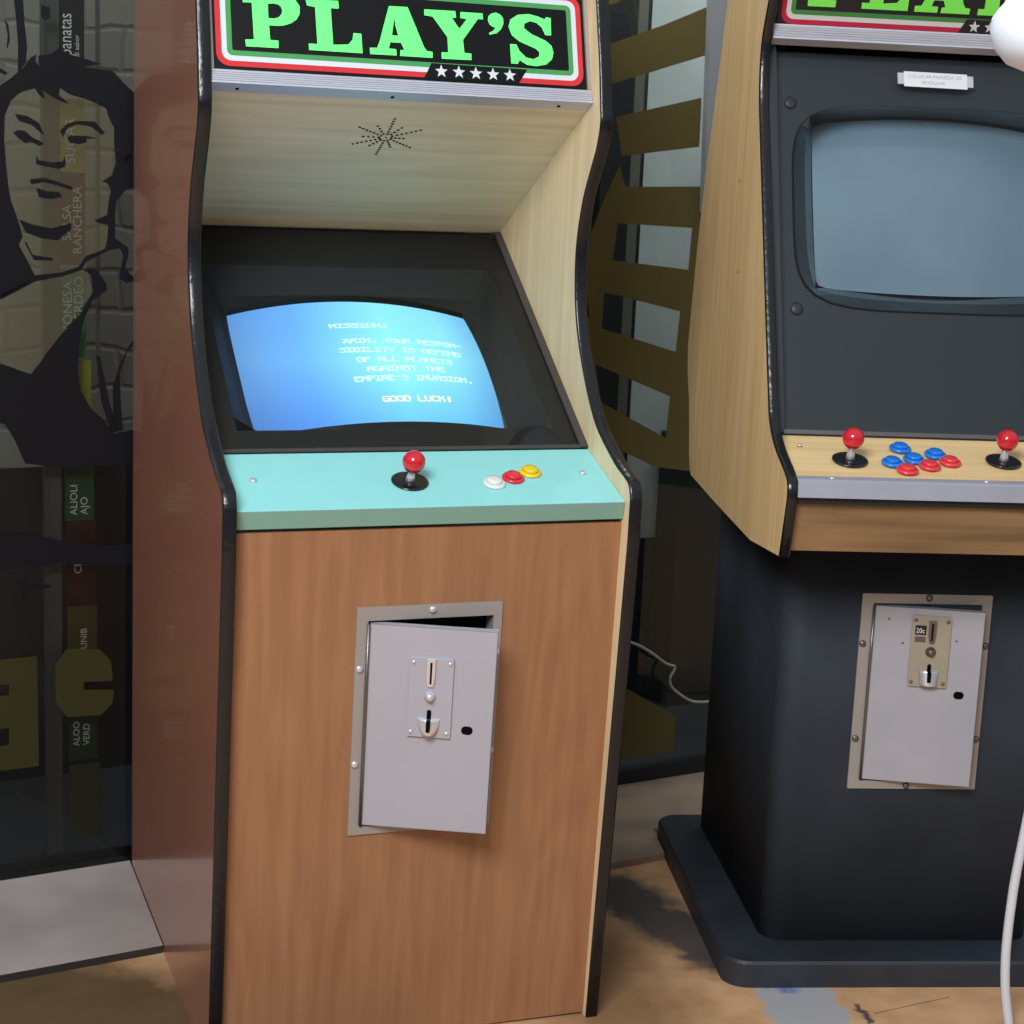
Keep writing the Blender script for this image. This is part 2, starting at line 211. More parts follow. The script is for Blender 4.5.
def floormat():
    m=bpy.data.materials.new('worn tan floor'); m.use_nodes=True; nt=m.node_tree; b=nt.nodes['Principled BSDF']; b.inputs['Roughness'].default_value=.42
    N=nt.nodes.new; Lk=nt.links.new
    geo=N('ShaderNodeNewGeometry'); ns=N('ShaderNodeTexNoise'); ns.inputs['Scale'].default_value=14; ns.inputs['Detail'].default_value=7; Lk(geo.outputs['Position'],ns.inputs['Vector'])
    r=N('ShaderNodeValToRGB'); e=r.color_ramp.elements; e[0].position=.35; e[1].position=.62; e[0].color=lin((200,152,110))+(1,); e[1].color=lin((218,174,130))+(1,); Lk(ns.outputs['Fac'],r.inputs[0])
    cur=r.outputs[0]
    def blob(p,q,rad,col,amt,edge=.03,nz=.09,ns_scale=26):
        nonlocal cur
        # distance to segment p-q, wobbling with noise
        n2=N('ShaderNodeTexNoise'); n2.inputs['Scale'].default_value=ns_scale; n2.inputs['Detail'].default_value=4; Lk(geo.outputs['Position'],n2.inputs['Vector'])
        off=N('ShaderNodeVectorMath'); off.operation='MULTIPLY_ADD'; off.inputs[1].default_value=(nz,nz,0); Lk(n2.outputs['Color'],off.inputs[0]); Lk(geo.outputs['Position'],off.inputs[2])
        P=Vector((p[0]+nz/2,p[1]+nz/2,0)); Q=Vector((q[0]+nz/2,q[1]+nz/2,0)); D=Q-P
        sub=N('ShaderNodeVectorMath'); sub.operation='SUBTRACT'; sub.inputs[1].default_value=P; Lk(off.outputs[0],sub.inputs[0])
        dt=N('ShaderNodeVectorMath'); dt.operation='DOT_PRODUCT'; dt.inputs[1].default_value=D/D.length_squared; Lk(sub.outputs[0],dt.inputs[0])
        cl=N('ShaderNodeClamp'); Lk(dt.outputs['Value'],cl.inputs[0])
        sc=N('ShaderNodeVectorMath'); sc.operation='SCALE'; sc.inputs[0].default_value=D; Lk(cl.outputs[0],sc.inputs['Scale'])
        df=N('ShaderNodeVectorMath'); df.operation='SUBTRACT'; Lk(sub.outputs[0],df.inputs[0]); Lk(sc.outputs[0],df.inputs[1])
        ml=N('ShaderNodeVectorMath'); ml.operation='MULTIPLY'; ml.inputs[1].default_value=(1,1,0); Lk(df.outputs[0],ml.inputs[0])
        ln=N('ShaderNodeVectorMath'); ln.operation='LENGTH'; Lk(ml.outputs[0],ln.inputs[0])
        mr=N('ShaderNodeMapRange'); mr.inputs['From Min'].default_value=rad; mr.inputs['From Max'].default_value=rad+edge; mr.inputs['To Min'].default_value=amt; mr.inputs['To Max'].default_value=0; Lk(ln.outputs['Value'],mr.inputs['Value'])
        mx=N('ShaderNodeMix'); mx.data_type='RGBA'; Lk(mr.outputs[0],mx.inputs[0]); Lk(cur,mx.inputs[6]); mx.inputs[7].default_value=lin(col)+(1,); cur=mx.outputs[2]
    blob((.522,2.99),(.558,2.78),.062,(172,174,178),.95,edge=.012,nz=.07,ns_scale=22)
    blob((.475,2.985),(.515,2.968),.014,(88,112,170),.85,edge=.012,nz=.04,ns_scale=40)
    blob((.628,2.91),(.645,2.85),.003,(60,64,72),.9,edge=.006,nz=.03,ns_scale=60)
    blob((.657,2.88),(.80,2.955),.0006,(90,70,52),.8,edge=.0012,nz=.004)
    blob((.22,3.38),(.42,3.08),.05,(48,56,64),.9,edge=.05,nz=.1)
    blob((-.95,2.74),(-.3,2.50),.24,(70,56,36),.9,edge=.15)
    blob((.17,3.05),(.24,2.78),.05,(124,90,60),.8,edge=.16)  # soft shade between the cabinets painted into the floor colour
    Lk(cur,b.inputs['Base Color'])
    bp=N('ShaderNodeBump'); bp.inputs['Strength'].default_value=.15; bp.inputs['Distance'].default_value=.003; Lk(ns.outputs['Fac'],bp.inputs['Height']); Lk(bp.outputs[0],b.inputs['Normal'])
    return m
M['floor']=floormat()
M['deck']=mat('grey weathered planks',(172,162,158),rough=.5,rgb2=(150,140,136),nscale=4,stretch=(1,1,1),bump=.2)
M['deckedge']=mat('dark strip edge',(44,38,34),rough=.6)
# ---------------------------------------------------------------- mesh builder
class MB:
    def __init__(s,tf=None): s.v=[];s.f=[];s.m=[];s.tf=tf;s.sm=[]
    def add(s,vs,fs,mi=0,tf=None,smooth=False):
        o=len(s.v); t=tf or s.tf
        s.v+= [tuple(t(*p)) if t else tuple(p) for p in vs]
        for f in fs: s.f.append([o+i for i in f]); s.m.append(mi); s.sm.append(smooth)
    def box(s,x0,x1,y0,y1,z0,z1,mi=0,tf=None):
        s.add([(x,y,z) for x in (x0,x1) for y in (y0,y1) for z in (z0,z1)],[(0,1,3,2),(4,6,7,5),(0,4,5,1),(2,3,7,6),(0,2,6,4),(1,5,7,3)],mi,tf)
    def loops(s,rings,mi=0,tf=None,caps=True,closed=True,smooth=True):
        n=len(rings[0]); vs=[p for r in rings for p in r]; fs=[]
        for k in range(len(rings)-1):
            for i in range(n if closed else n-1): j=(i+1)%n; fs.append((k*n+i,k*n+j,(k+1)*n+j,(k+1)*n+i))
        s.add(vs,fs,mi,tf,smooth)
        if caps:
            o=len(s.v)-len(vs)
            for f in (list(range(n))[::-1],[len(vs)-n+i for i in range(n)]): s.f.append([o+i for i in f]); s.m.append(mi); s.sm.append(False)
    def lathe(s,cx,cy,prof,n=28,mi=0,tf=None,smooth=True):
        """prof: list of (radius, offset) about axis through (cx,cy) along the frame's third coordinate"""
        s.loops([[(cx+r*math.cos(2*PI*i/n),cy+r*math.sin(2*PI*i/n),o) for i in range(n)] for r,o in prof],mi,tf,smooth=smooth)
    def flat(s,loops,o=0,mi=0,tf=None):
        """filled outline(s) with holes at offset o in a plane frame"""
        L=[[Vector((a,b,0)) for a,b in l] for l in loops]
        tris=tessellate_polygon(L); pts=[(p.x,p.y,o) for l in L for p in l]
        # consistent orientation
        out=[]
        for t in tris:
            a,b,c=[pts[i] for i in t]
            cr=(b[0]-a[0])*(c[1]-a[1])-(b[1]-a[1])*(c[0]-a[0])
            out.append(tuple(t) if cr>0 else tuple(t[::-1]))
        s.add(pts,out,mi,tf)
    def prism(s,poly,x0,x1,mi0=0,mi1=0,mie=0,tf=None):
        """poly of (y,z), extruded in x; mi0 at x0 face, mi1 at x1 face, mie edges"""
        n=len(poly)
        tris=tessellate_polygon([[Vector((a,b,0)) for a,b in poly]])
        s.add([(x0,a,b) for a,b in poly],[tuple(t) for t in tris],mi0,tf); s.add([(x1,a,b) for a,b in poly],[tuple(t) for t in tris],mi1,tf)
        s.add([(x,a,b) for x in (x0,x1) for a,b in poly],[(i,(i+1)%n,n+(i+1)%n,n+i) for i in range(n)],mie,tf)
    def tube(s,pts,r,n=10,mi=0,tf=None):
        P=[Vector(p) for p in pts]; rings=[]; tot=(P[-1]-P[0]).normalized()
        up=Vector((0,0,1)) if abs(tot.z)<.6 else Vector((.25,1,0))
        for i,p in enumerate(P):
            d=(P[min(i+1,len(P)-1)]-P[max(i-1,0)]).normalized()
            a=d.cross(up); a=a.normalized() if a.length>.05 else d.cross(Vector((1,0,0))).normalized(); b=d.cross(a)
            rr=r[i] if isinstance(r,(list,tuple)) else r
            rings.append([tuple(p+a*rr*math.cos(2*PI*k/n)+b*rr*math.sin(2*PI*k/n)) for k in range(n)])
        s.loops(rings,mi,tf)
    def build(s,name,mats,parent=None,bevel=0,recalc=True):
        me=bpy.data.meshes.new(name); me.from_pydata(s.v,[],s.f); me.update()
        if not isinstance(mats,(list,tuple)): mats=[mats]
        for m in mats: me.materials.append(m)
        for p,mi,sm in zip(me.polygons,s.m,s.sm): p.material_index=mi; p.use_smooth=sm
        if recalc:
            import bmesh
            bm=bmesh.new(); bm.from_mesh(me); bmesh.ops.remove_doubles(bm,verts=bm.verts,dist=1e-6)
            bmesh.ops.recalc_face_normals(bm,faces=bm.faces); bm.to_mesh(me); bm.free()
        o=bpy.data.objects.new(name,me); C.objects.link(o)
        if parent: o.parent=parent
        if bevel:
            b=o.modifiers.new('bevel','BEVEL'); b.width=bevel; b.segments=2; b.limit_method='ANGLE'; b.angle_limit=math.radians(35)
        return o
def tag(o,label=None,cat=None,group=None,kind=None):
    if label: o['label']=label
    if cat: o['category']=cat
    if group: o['group']=group
    if kind: o['kind']=kind
    return o
def empty(name,loc,rz=0):
    o=bpy.data.objects.new(name,None); C.objects.link(o); o.location=loc; o.rotation_euler=(0,0,rz); o.empty_display_size=.1; return o
def plane(P0,P1,off=0):
    """frame on a plane running up from P0 to P1 (y,z): (x, s, o) -> local xyz; o is towards the viewer side"""
    t=Vector((P1[0]-P0[0],P1[1]-P0[1])).normalized(); n=Vector((-t[1],t[0]))
    def tf(x,s,o=0): return (x,P0[0]+t[0]*s+n[0]*(o+off),P0[1]+t[1]*s+n[1]*(o+off))
    return tf
def circ(cx,cy,r,n=20): return [(cx+r*math.cos(2*PI*i/n),cy+r*math.sin(2*PI*i/n)) for i in range(n)]
def rrect(x0,x1,y0,y1,r,n=6):
    out=[]
    for cx,cy,a in ((x1-r,y1-r,0),(x0+r,y1-r,90),(x0+r,y0+r,180),(x1-r,y0+r,270)):
        for i in range(n+1): t=math.radians(a+90*i/n); out.append((cx+r*math.cos(t),cy+r*math.sin(t)))
    return out
def starpts(cx,cy,r,r2=None,rot=90):
    r2=r2 or r*.42
    return [(cx+(r if k%2==0 else r2)*math.cos(math.radians(rot+36*k)),cy+(r if k%2==0 else r2)*math.sin(math.radians(rot+36*k))) for k in range(10)]
def catmull(pts,sub=4):
    out=[]
    for i in range(len(pts)-1):
        p0=pts[max(i-1,0)];p1=pts[i];p2=pts[i+1];p3=pts[min(i+2,len(pts)-1)]
        for k in range(sub):
            t=k/sub
            out.append(tuple(.5*((2*p1[j])+(-p0[j]+p2[j])*t+(2*p0[j]-5*p1[j]+4*p2[j]-p3[j])*t*t+(-p0[j]+3*p1[j]-3*p2[j]+p3[j])*t**3) for j in (0,1)))
    out.append(pts[-1]); return out
def ribbon(mb,poly,x0,x1,t,closed,mi=0,rnd=.0):
    """moulding of thickness t hugging the outline poly (y,z), spanning x0..x1 with a rounded face"""
    n=len(poly); A=sum(poly[i][0]*poly[(i+1)%n][1]-poly[(i+1)%n][0]*poly[i][1] for i in range(n)); sg=1 if A>0 else -1
    def nrm(i):
        a=poly[(i-1)%n] if closed or i>0 else poly[0]; b=poly[(i+1)%n] if closed or i<n-1 else poly[-1]
        d=Vector((b[0]-a[0],b[1]-a[1])).normalized(); return Vector((d.y,-d.x))*sg
    rings=[]
    xm=(x0+x1)/2
    for i in range(n):
        N_=nrm(i); y,z=poly[i]
        prof=[(x0,0),(x0,t*.55),(x0+(x1-x0)*.15,t*.9),(xm,t),(x1-(x1-x0)*.15,t*.9),(x1,t*.55),(x1,0)]
        rings.append([(x,y+N_.x*o,z+N_.y*o) for x,o in prof])
    if closed: rings.append(rings[0])
    mb.loops(rings,mi,caps=not closed,closed=True)
# ---------------------------------------------------------------- shared cabinet pieces
def joystick(root,x,s,tf,lean=0,bh=.0385):
    b=MB(tf); b.lathe(x,s,[(.0005,.0005),(.029,.0005),(.029,.0022),(.026,.0032),(.0005,.0034)],n=36)
    j=b.build('joystick',M['black_gloss'],root)
    b=MB(tf)
    b.loops([[(x+lean*k+r*math.cos(2*PI*i/20),s+r*math.sin(2*PI*i/20),o) for i in range(20)] for r,o,k in ((.008,.003,0),(.0065,.010,.3),(.0055,.014,.4),(.0055,bh-.012,.8))])
    b.build('shaft',M['chrome'],j)
    b=MB(tf); R_=.0178
    b.loops([[(x+lean+R_*math.sin(a)*math.cos(2*PI*i/28),s+R_*math.sin(a)*math.sin(2*PI*i/28),bh-R_*math.cos(a)) for i in range(28)] for a in [PI*max(.002,min(.998,k/16)) for k in range(17)]])
    tag(b.build('ball_top',M['red'],j),'glossy red ball top')
    return j
M['black_gloss']=mat('glossy black plastic',(20,21,26),rough=.2,coat=.3)
def button(root,x,s,tf,m,label):
    b=MB(tf); b.lathe(x,s,[(.0005,.0004),(.0178,.0004),(.0180,.0026),(.0166,.0046),(.0132,.0056),(.0126,.0045),(.0005,.0045)],n=32)
    o=b.build('push_button',m,root); tag(o,label)
    b=MB(tf); b.lathe(x,s,[(.0120,.003),(.0120,.0082),(.0110,.0094),(.006,.0098),(.0005,.0099)],n=28); b.build('plunger',m,o)
def bolt(mb,x,s,r,tf,h=None,mi=0):
    h=h or r*.7
    mb.lathe(x,s,[(r,0),(r*.97,h*.35),(r*.8,h*.7),(r*.45,h*.95),(.0002,h)],n=16,tf=tf,mi=mi)
def marquee(root,P0,P1,lit,xs=1.0):
    tf0=plane(P0,P1); tf=lambda x,s,o=0: tf0(-.29+(x+.29)*xs,s,o); k='mq_' if lit else 'm2_'
    b=MB(tf); b.box(-.303,.303,-.012,.175,-.006,0); p=b.build('marquee_panel',M[k+'black'],root)
    tag(p,'backlit marquee sign reading PLAY\'S in green' if lit else 'unlit marquee sign reading PLAY\'S in green')
    x0,x1,y0,y1=-.2965,.2965,.0062,.1545
    cut=[(.0408,.0296),(.0275,.0052),(.1842,.0046),(.2002,.0286)]
    def ring(a,c,ro,ri,name,m,o):
        b=MB(tf); b.flat([rrect(x0+a,x1-a,y0+a,y1-a,ro),rrect(x0+c,x1-c,y0+c,y1-c,ri)[::-1]],o); b.build(name,m,p)
    ring(0,.0085,.020,.014,'red_border',M[k+'red'],.0006)
    ring(.0085,.0165,.014,.009,'white_border',M[k+'wht'],.0006)
    ring(.0165,.0245,.009,.003,'green_border',M[k+'grn'],.0006)
    b=MB(tf); b.flat([MARQ['banner'][0]],.0010); b.build('star_band',M[k+'black'],p)
    for x,s in MARQ['stars'][0]:
        b=MB(tf); b.flat([starpts(x,s,.0108)],.0014); b.build('star',M[k+'wht'],p)
    for ch,nm in (('P','letter'),('L','letter'),('A','letter'),('Y','letter'),('apos','apostrophe'),('S','letter')):
        b=MB(tf); b.flat(MARQ[ch],.0014); b.build(nm,M[k+'let'],p)
def coin_door(root,fx,z0,z1,tf,hinge,dz0,dz1,width,ang,style):
    """frame flange on the front plane tf(x,s,o); door hinged at the left and ajar"""
    fx0,fx1=-fx,fx; ix0,ix1=hinge-.003,hinge+width+.004; iz0,iz1=dz0-.004,dz1+.004
    b=MB(tf)
    for o,rev in ((.0035,False),(.0,True)):
        b.flat([rrect(fx0,fx1,z0,z1,.002,2),[(ix0,iz0),(ix0,iz1),(ix1,iz1),(ix1,iz0)]],o)
    R=rrect(fx0,fx1,z0,z1,.002,2); n=len(R)
    b.add([(a,c,o) for o in (0,.0035) for a,c in R],[(i,(i+1)%n,n+(i+1)%n,n+i) for i in range(n)])
    # folded inner return, four walls
    Q=[(ix0,iz0),(ix1,iz0),(ix1,iz1),(ix0,iz1)]
    b.add([(a,c,o) for o in (-.03,.0035) for a,c in Q],[(i,(i+1)%4,4+(i+1)%4,4+i) for i in range(4)])
    fr=b.build('coin_door_frame',M['steel'],root); tag(fr,'grey metal coin door frame')
    b=MB(tf); b.add([(a,c,-.045) for a,c in Q],[(0,1,2,3)]); b.add([(a,c,o) for o in (-.045,-.028) for a,c in Q],[(i,(i+1)%4,4+(i+1)%4,4+i) for i in range(4)])
    b.build('coin_box_recess',M['hole'],root)
    for x,s in style['bolts']:
        b=MB(); bolt(b,x,s,.0062,lambda a,c,o: tf(a,c,o+.0035)); b.build('bolt',M['dullm' if style['kind']==2 else 'chrome'],fr)
    ca,sa=math.cos(ang),math.sin(ang)
    def dt(a,s,o=0): # a from hinge, o out of the door face
        return tf(hinge+a*ca-o*sa,s,.004+a*sa+o*ca)
    b=MB(dt)
    # tray shaped door: face plus folded edges
    b.box(0,width,dz0,dz1,-.0015,0)
    for q in ((0,.0015,dz0,dz1),(width-.0015,width,dz0,dz1)): b.box(q[0],q[1],q[2],q[3],-.014,0)
    b.box(0,width,dz0,dz0+.0015,-.014,0); b.box(0,width,dz1-.0015,dz1,-.014,0)
    dm=M['door'] if style['kind']==1 else M['door2']
    dr=b.build('coin_door',dm,root,bevel=.0012); tag(dr,'grey metal coin door standing ajar')
    # hinge barrel
    b=MB(); b.tube([tf(hinge-.003,s,.006) for s in (dz0,dz0+.1,dz0+.2,dz1)],.0026); b.build('hinge',M['dullm'],dr)
    px0,px1,pz0,pz1=style['plate']
    b=MB(dt); n_=rrect(px0,px1,pz0,pz1,.003,3); nn=len(n_)
    for o in (0.0002,.0048): b.flat([n_],o)
    b.add([(a,c,o) for o in (.0002,.0048) for a,c in n_],[(i,(i+1)%nn,nn+(i+1)%nn,nn+i) for i in range(nn)])
    b.build('coin_plate',M['door'] if style['kind']==1 else M['plate2'],dr,bevel=.0006)
    for x in (px0+.006,px1-.006):
        for s in (pz0+.008,pz1-.008):
            b=MB(); bolt(b,x,s,.0034,lambda a,c,o: dt(a,c,o+.0048)); b.build('rivet',M['chrome'] if style['kind']==1 else M['dullm'],dr)
    cx=style['cx']; s0,s1=style['slot']
    b=MB(dt); w0,w1=.0062,.0040
    b.flat([[(cx-w0,s1),(cx-w0,s0+.014),(cx-w1,s0),(cx+w1,s0),(cx+w0,s0+.014),(cx+w0,s1)],[(cx-.0017,s1-.004),(cx+.0017,s1-.004),(cx+.0015,s0+.004),(cx-.0015,s0+.004)]],.009)
    Rg=[(cx-w0,s1),(cx-w0,s0+.014),(cx-w1,s0),(cx+w1,s0),(cx+w0,s0+.014),(cx+w0,s1)]
    b.add([(a,c,o) for o in (.0048,.009) for a,c in Rg],[(i,(i+1)%6,6+(i+1)%6,6+i) for i in range(6)])
    b.build('coin_slot',M['chrome' if style['kind']==1 else 'dullm'],dr)
    b=MB(dt); b.box(cx-.002,cx+.002,s0+.003,s1-.003,.0048,.0062); b.build('slot_opening',M['hole'],dr)
    kx,ks=cx,style['knob']
    b=MB(dt); b.lathe(kx,ks,[(.0088,.0048),(.0088,.0075),(.0068,.009),(.0062,.013),(.005,.0155),(.0025,.0168),(.0003,.017)],n=24); b.build('reject_button',M['chrome' if style['kind']==1 else 'dullm'],dr)
    c0,c1=style['cup']
    b=MB(dt); rings=[]
    for k in range(9):
        t=k/8; hh=c1-(c1-c0)*t
        wv=.0175*math.sqrt(max(.06,1-(t*.93)**2)) if style['kind']==1 else .0165*(1-.12*t)
        rings.append([(cx-wv,hh,.0048),(cx-wv*.9,hh,.008+.006*t),(cx,hh,.010+.007*t),(cx+wv*.9,hh,.008+.006*t),(cx+wv,hh,.0048)])
    b.loops(rings); b.build('return_cup',M['chrome'],dr)
    b=MB(dt); r0,r1=style['ret']
    pts=rrect(cx-.0034,cx+.0034,r0,r1,.0033,4); zz=lambda s:.0052
    b.flat([pts],.0056); b.box(cx-.0031,cx+.0031,r0,c1,.0052,.0182); b.build('return_slot',M['hole'],dr)
    lx,ls=style['lock']
    b=MB(dt); b.flat([rrect(lx-.0088,lx+.0088,ls-.0068,ls+.0068,.0062,5)],.0006); b.build('lock_hole',M['hole'],dr)
    return dr,dt
# ================================================================= CABINET 1
c1=empty('arcade_cabinet',(-.10782,2.65842,0),math.radians(20.3628))
tag(c1,'brown wood-front arcade cabinet with teal control panel and lit blue screen','arcade machine')
IN=.3075; OUT=.3275
front=[(.060,.0),(.045,.20),(.022,.50),(-.003,.83),(-.004,.895)]
curve=[(-.004,.895),(.002,.912),(.014,.922),(.061,.939),(.114,.967),(.156,.996),(.200,1.048),(.239,1.111),(.262,1.172),(.271,1.243),(.266,1.295),(.249,1.350),(.226,1.392),(.204,1.43),(.194,1.466),(.198,1.495),(.212,1.565),(.237,1.659),(.286,1.86)]
prof1=front[:-1]+catmull(curve,4)+[(.865,1.86),(.865,0)]
def leanl(p):
    k=min(1,max(0,(p[1]-.92)/.30)); return (p[0]+.027*k,p[1]) if p[0]<.8 else p
profL=[leanl(p) for p in prof1]
for sx in (-1,1):
    b=MB()
    if sx<0: b.prism(profL,-OUT,-IN,0,1,1)
    else: b.prism(prof1,IN,OUT,1,0,1)
    sp=b.build('side_panel',[M['salmon'],M['ply']],c1); tag(sp,'salmon laminate outside, pale plywood inside')
    edge=front[:-1]+catmull(curve,4)+[(.865,1.86)]
    if sx<0: edge=[leanl(p) for p in edge]
    b=MB(); a0,a1=sorted((sx*(OUT+.0006),sx*(IN-.0002))); ribbon(b,edge,a0,a1,.004,False); b.build('edge_molding',M['mold'],sp)
# front panel
fp=plane((.071,.004),(.022,.855))
# four boards leave the opening for the coin door
b=MB(fp)
X0,X1,Z0,Z1=-.099,.104,.3765,.7145
for q in ((-IN,X0,0,.852),(X1,IN,0,.852),(X0,X1,0,Z0),(X0,X1,Z1,.852)): b.box(q[0],q[1],q[2],q[3],-.016,0)
b.build('front_panel',M['front'],c1,recalc=False)
# control panel
CP=plane((.011,.889),(.173,.946))
b=MB(); Pq=[(.011,.889),(.173,.946),(.173,.92),(.018+.02,.866),(.018,.860)]
b.prism(Pq,-IN+.0005,IN-.0005,0,0,0)
cpo=b.build('control_panel',[M['teal'],M['teald']],c1,bevel=.0012)
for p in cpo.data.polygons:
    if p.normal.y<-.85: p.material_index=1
tag(cpo,'sloping teal control panel')
joystick(c1,-.023,.076,CP,lean=.002,bh=.035)
button(c1,.110,.064,CP,M['white'],'white push button'); button(c1,.146,.079,CP,M['redb'],'red push button'); button(c1,.180,.096,CP,M['yellow'],'yellow push button')
for x,s in ((-.263,.089),(.269,.093)):
    b=MB(); bolt(b,x,s,.0058,CP,.004); b.build('dome_bolt',M['chrome'],c1)
# coin door
coin_door(c1,.1163,.361,.7315,fp,-.095,.378,.706,.1935,math.radians(22),dict(kind=1,
  bolts=[(.003,.7235),(-.109,.634),(-.110,.479),(.110,.65),(.110,.487)],plate=(.063,.130,.532,.660),cx=.096,slot=(.615,.658),knob=.599,cup=(.537,.562),ret=(.545,.577),lock=(.155,.546)))
# monitor glass, bezel and tube
G0=(.173,.946); G1=(.646,1.271); GL=.5739
gp=plane(G0,G1)
hx,hs,dp=.2235,.166,-.055
cS=.252
b=MB(gp)
O=[(-.3065,.002),(.3065,.002),(.3065,GL-.002),(-.3065,GL-.002)]; I2=[(-.262,.058),(.262,.058),(.262,.47),(-.262,.47)]; 
def screen_outline(n,hw,hh,bow,xo,cs,bb=1.0):
    pts=[]
    for k in range(n):
        t=-1+2*k/(n-1); pts.append((xo+t*hw,cs-hh-bow*bb*(1-t*t)-(.0075*(1-t) if bb==0 else 0)))
    for k in range(1,n-1):
        t=-1+2*k/(n-1); pts.append((xo+hw+bow*.3*(1-t*t),cs+t*hh))
    for k in range(n):
        t=1-2*k/(n-1); pts.append((xo+t*hw,cs+hh+bow*(1-t*t)))
    for k in range(1,n-1):
        t=1-2*k/(n-1); pts.append((xo-hw-bow*.3*(1-t*t),cs+t*hh))
    return pts
so=screen_outline(13,.214,.149,.014,-.007,cS,0)
# bezel: flat rim, then sloped walls down to the tube opening
b.flat([O,I2[::-1]],-.006)
nI=len(so)
def blend(k,n):
    # matching outer outline of same count on rectangle I2
    x,y=so[k]; x=(x+.007)/.214; y=(y-cS)/.145; m=max(abs(x),abs(y)); x/=m; y/=m
    return (x*.262, .264+y*.206)
outer=[blend(k,nI) for k in range(nI)]
b.loops([[(a,c,-.006) for a,c in outer],[((a*.35+p*.65),(c*.35+q*.65),-.040) for (a,c),(p,q) in zip(outer,so)],[(p,q,dp+.004+ .026*(1-min(1,((p+.007)/.214)**2))) for p,q in so]],caps=False,smooth=False)
M['bezel']=mat('charcoal card bezel',(30,32,34),rough=.6,noise=.08,spec=.3)
bz=b.build('screen_bezel',M['bezel'],c1,recalc=True)
def bulge(x,s,hw,hh,cs,xo,b1=.026,b2=.012): return b1*(1-((x-xo)/hw)**2)+b2*(1-((s-cs)/hh)**2)
b=MB(gp); n=25; ring=[]
hw,hh,bow=.213,.148,.014
grid=[]
for j in range(n):
    for i in range(n):
        u=-1+2*i/(n-1); v=-1+2*j/(n-1)
        # rounded corners by pulling corner vertices in
        x=u*hw+ (bow*.3*u*(1-v*v)); s=v*(hh+((bow*(1-u*u)) if v>0 else .0075*(1-u)))
        grid.append((x-.007,s+cS,dp-.006+bulge(x,s,hw,hh,0,0)))
b.add(grid,[(j*n+i,j*n+i+1,(j+1)*n+i+1,(j+1)*n+i) for j in range(n-1) for i in range(n-1)],smooth=True)
tube=b.build('picture_tube',M['crt1'],c1); tag(tube,'lit picture tube showing a blue mission text screen')
# pixel text
FONT={'A':"01110 10001 10001 11111 10001 10001 10001",'B':"11110 10001 11110 10001 10001 10001 11110",'C':"01111 10000 10000 10000 10000 10000 01111",'D':"11110 10001 10001 10001 10001 10001 11110",'E':"11111 10000 11110 10000 10000 10000 11111",'F':"11111 10000 11110 10000 10000 10000 10000",'G':"01111 10000 10000 10011 10001 10001 01111",'H':"10001 10001 11111 10001 10001 10001 10001",'I':"11111 00100 00100 00100 00100 00100 11111",'K':"10001 10010 11100 10010 10001 10001 10001",'L':"10000 10000 10000 10000 10000 10000 11111",'M':"10001 11011 10101 10101 10001 10001 10001",'N':"10001 11001 10101 10011 10001 10001 10001",'O':"01110 10001 10001 10001 10001 10001 01110",'P':"11110 10001 10001 11110 10000 10000 10000",'R':"11110 10001 10001 11110 10010 10001 10001",'S':"01111 10000 01110 00001 00001 00001 11110",'T':"11111 00100 00100 00100 00100 00100 00100",'U':"10001 10001 10001 10001 10001 10001 01110",'V':"10001 10001 10001 10001 01010 01010 00100",'X':"10001 01010 00100 00100 01010 10001 10001",'Y':"10001 01010 00100 00100 00100 00100 00100",'!':"00110 00110 00110 00110 00000 00110 00110",'-':"00000 00000 00000 11111 00000 00000 00000",',':"00000 00000 00000 00000 00110 00110 01100",'.':"00000 00000 00000 00000 00000 00110 00110","'":"00110 00110 01100 00000 00000 00000 00000"}
def pixtext(txt,xa,sa,xb,sb,h,m,name):
    b=MB(gp); n=len(txt); cw=(xb-xa)/(n-.2); pw=cw*.9/5; ph=h/7
    for k,ch in enumerate(txt):
        if ch==' ': continue
        for r,row in enumerate(FONT[ch].split()):
            c=0
            while c<5:
                if row[c]=='1':
                    e=c
                    while e<5 and row[e]=='1': e+=1
                    x0=xa+k*cw+c*pw-.0002; x1=xa+k*cw+e*pw+.0004; t=(x0-xa)/(xb-xa); s1=sa+(sb-sa)*t+h/2-r*ph; s0=s1-ph
                    vs=[(x0,s0),(x1,s0),(x1,s1),(x0,s1)]
                    b.add([(x,s,dp-.0045+bulge(x+.007,s-cS,hw,hh,0,0)) for x,s in vs],[(0,1,2,3)])
                    c=e
                else: c+=1
    b.build(name,m,tube,recalc=False)
SO=.25
for t,xa,sa,xb,sb,m in (("MISSION!",-.052,.123,.050,.125,'txt'),("XAIN, YOUR RESPON-",-.037,.086,.178,.073,'txt'),("SIBILITY IS DEFEND",-.048,.064,.169,.052,'txt'),("OF ALL PLANETS",-.023,.042,.147,.034,'txt'),("AGAINST THE",-.010,.020,.128,.017,'txt'),("EMPIRE'S INVASION.",-.036,-.004,.175,-.013,'txt'),("GOOD LUCK!",.003,-.050,.124,-.055,'txto')):
    # text coordinates were surveyed on the flat tube plane; drop by the bulge parallax
    def fx(x,s): return s-1.2*(bulge(x+.007,s,hw,hh,0,0)-.008)-.013
    pixtext(t,xa-.006,fx(xa,sa)+SO,xb-.006,fx(xb,sb)+SO,.0120,M[m],'screen_text')
b=MB(gp); b.flat([[(-.3065,.003),(.3065,.003),(.3065,GL-.003),(-.3065,GL-.003)]],0); b.build('monitor_glass',M['cabglass'],c1,recalc=False)
b=MB(gp)
b.box(-.294,.294,.001,.008,.0002,.003)
M['strip']=mat('dark grey retaining strip',(66,62,62),rough=.4)
b.build('glass_strip',M['strip'],c1)
